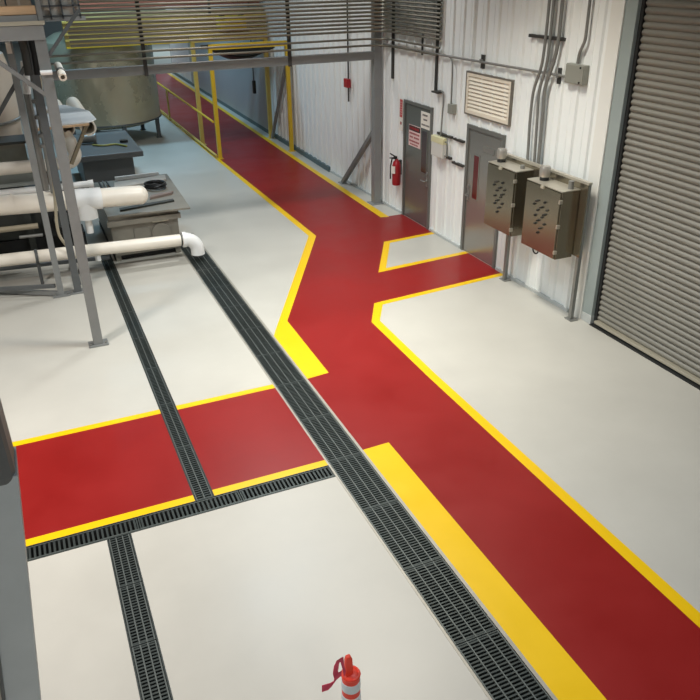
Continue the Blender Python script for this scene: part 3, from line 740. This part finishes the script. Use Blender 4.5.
for k, (x, r) in enumerate(((.16,.05),(.27,.05))):
    tag(MB().tube([(x+.05,10.2,3.60),(x+.06,10.2,3.4),(x+.05,10.2,3.16)], r, 12).build('black_hose', M['black'] if k%2 else M['chan']), ['left one of two dark hoses hanging under the platform','right one of two dark hoses hanging under the platform'][k], 'hose', 'dark hoses under the platform')
tag(MB().box(.02,9.4,3.48,.07,9.45,3.60).build('pale_tag', M['signw']), 'small pale tag hanging under the platform beam', 'tag')
s = thing('pipe_stub', 'small open pipe end pointing out beside the top of the post', 'pipe', (.52,9.2,3.27))
MB().pipe((.52,9.0,3.25),(.507,9.32,3.34),.042,.026,18).build('tube', M['pvc'], s)
MB().tube([(.516,9.12,3.284),(.515,9.16,3.295)], .048, 16).build('collar', M['galv'], s)
tag(MB().tube([(.30,9.0,3.31),(.42,9.0,3.31)], .025, 12).build('white_nipple', M['pvcw']), 'tiny white pipe nipple across the front post', 'fitting')
tag(MB().box(-3,9.10,3.872,.38,9.30,3.955).build('timber_plank', M['wood'], bevel=.006), 'pale timber plank lying on the platform edge', 'plank')
MBs = ((-.20,.02),(.04,.26))
for i, (a, c) in enumerate(((-.55,.10),(.115,.36))):
    t = thing('carton', ['left grey brown carton standing on the platform','right grey brown carton standing on the platform'][i], 'carton', ((a+c)/2,9.6,3.8), 'cartons on the platform')
    MB().box(a,9.45,3.80,c,10.0,4.35).build('box', M['carton'], t, .006); MB().box(a+(c-a)*.45,9.447,3.80,a+(c-a)*.55,10.0,4.353).build('tape', M['gpanel'], t)

# ------------------------------------------------------------------ slanted post at the near left edge
s = thing('slanted_post', 'slanted grey steel post close by at the left edge', 'post', (-.6,2.0,0))
def slant(x_off, w, y0, y1, z0, z1):
    f = lambda z: -.245-.127*(2.70-z)
    b = MB(); vs = []
    for z in (z0, z1):
        x = f(z)+x_off
        vs += [(x-w,y0,z),(x,y0,z),(x,y1,z),(x-w,y1,z)]
    return b.add(vs, [(3,2,1,0),(4,5,6,7),(0,1,5,4),(1,2,6,5),(2,3,7,6),(3,0,4,7)])
slant(0,.11,1.98,2.14,0.0,3.0).build('web', mat('post_blue_grey', (168,175,178), .45, metal=.25, var=.06), s)
slant(-.115,.16,1.94,2.10,0.0,3.0).build('flange', mat('post_worn', (176,170,156), .5, metal=.2, var=.25, scale=5), s)
slant(-.105,.02,1.955,1.985,0.0,3.0).build('seam', M['framed'], s)
MB().prism([(-.62,1.97),(-.212,1.97),(-.212,2.15),(-.62,2.15)], 2.97, 4.2).build('sleeve', M['framed'], s, .03)

# ------------------------------------------------------------------ safety delineator post
cx, cyy = 1.02, 2.45
s = thing('delineator_post', 'orange safety marker post with white bands and red ribbon on grey floor', 'marker post', (cx,cyy,0))
def rad(z): return .0475+.012*(1-z)
prof = lambda z0, z1: [(rad(z0), z0), (rad(z1), z1)]
b = MB().lathe(prof(.03,.48)+prof(.48,.985)+[(.048,1.0),(.03,1.012),(.0,1.014)], (cx,cyy,0), 32).build('body', M['orange'], s)
for z0, z1 in ((.905,.965),(.775,.865),(.40,.62)):
    MB().lathe([(rad(z0)+.0004,z0),(rad(z0)+.0025,z0+.002),(rad(z1)+.0025,z1-.002),(rad(z1)+.0004,z1)], (cx,cyy,0), 32).build('reflective_band', M['refl'], s)
b = MB(); b.lathe([(.032,1.0),(.030,1.05)], (cx-.012,cyy,0), 20)
hp = [(-.024,1.01),(-.020,1.12),(-.012,1.145),(.012,1.145),(.020,1.12),(.024,1.01)]
n = len(hp); vs = [(cx-.012+x,cyy-.013,z) for x,z in hp]+[(cx-.012+x,cyy+.013,z) for x,z in hp]
b2 = MB().add(vs, [tuple(range(n)), tuple(range(n,2*n))[::-1]]+[(i,(i+1)%n,n+(i+1)%n,n+i) for i in range(n)])
b2.build('handle', M['orange'], s, .006)
MB().tube(arc((cx,cyy,1.005),.045,0,2*PI,(1,0,0),(0,1,0),24), .008, 6, False).build('top_ring', M['orange'], s)
MB().lathe([(.20,.0),(.20,.035),(.09,.05),(.064,.07)], (cx,cyy,0), 8).build('rubber_base', M['dark'], s)
def ribbon(pts, w, name):
    vs = []
    for x, y, z, a in pts:
        vs += [(x-.5*w*math.cos(a), y, z-.5*w*math.sin(a)), (x+.5*w*math.cos(a), y+.004, z+.5*w*math.sin(a))]
    k = len(pts); n0 = 2*k
    vs2 = vs+[(x,y+.003,z) for x,y,z in vs]
    fs = []
    for i in range(k-1):
        a = 2*i; fs += [(a,a+1,a+3,a+2),(n0+a,n0+a+2,n0+a+3,n0+a+1),(a,a+2,n0+a+2,n0+a),(a+1,n0+a+1,n0+a+3,a+3)]
    MB().add(vs2, fs, True).build(name, M['ribbon'], s)
ribbon([(cx-.045,cyy-.035,1.06,1.2),(cx-.056,cyy-.04,1.13,1.2),(cx-.064,cyy-.045,1.19,.9),(cx-.080,cyy-.05,1.205,.2),(cx-.096,cyy-.05,1.17,.1),(cx-.103,cyy-.05,1.12,.0),(cx-.098,cyy-.05,1.085,.2)], .030, 'ribbon_loop')
ribbon([(cx-.088,cyy-.052,1.11,.3),(cx-.094,cyy-.052,1.075,.2),(cx-.112,cyy-.052,1.05,.8),(cx-.140,cyy-.052,1.036,1.2),(cx-.180,cyy-.052,1.040,1.5)], .042, 'ribbon_tail')

# ------------------------------------------------------------------ light
def area(name, loc, sx, sy, power, rgb, spread=125):
    l = bpy.data.lights.new(name, 'AREA'); l.shape = 'RECTANGLE'; l.size = sx; l.size_y = sy; l.energy = power; l.color = rgb; l.spread = math.radians(spread)
    o = bpy.data.objects.new(name, l); COL.objects.link(o); o.location = loc; return o
# high bay lamps, plus unseen fills added to brighten platform, near post and girder (x, y, z, r, g, b watts, beam spread)
for x, y, z, r, g, b, sp in ((3.6,3,6.6,36,42,48,125),(3.6,7.5,6.4,140,132,116,104),(3.6,12,6.6,86,88,88,125),(3.6,16.0,5.6,70,68,66,162),
                             (1.5,19.5,6.6,62,112,150,130),(-3,6,5.3,352,334,318,162),(2.5,8.5,5.0,44,54,61,140),(4.2,26,6.6,70,110,140,125),(4.2,35,6.6,100,130,150,125),(9,45,6.6,260,330,370,150),(.2,-2.2,5.4,130,126,120,160)):
    r, g, b = 1.15*r, 1.15*g, 1.15*b; p = max(r,g,b); area('bay_and_fill_lamp', (x,y,z), 1.2, .6, p, (r/p,g/p,b/p), sp)
w = bpy.data.worlds.new('world'); sc.world = w; w.use_nodes = True
w.node_tree.nodes['Background'].inputs[0].default_value = (.9,.95,1,1); w.node_tree.nodes['Background'].inputs[1].default_value = .3
sc.view_settings.view_transform = 'Standard'; sc.view_settings.look = 'None'; sc.view_settings.gamma = 1
sc.view_settings.exposure = 0.0
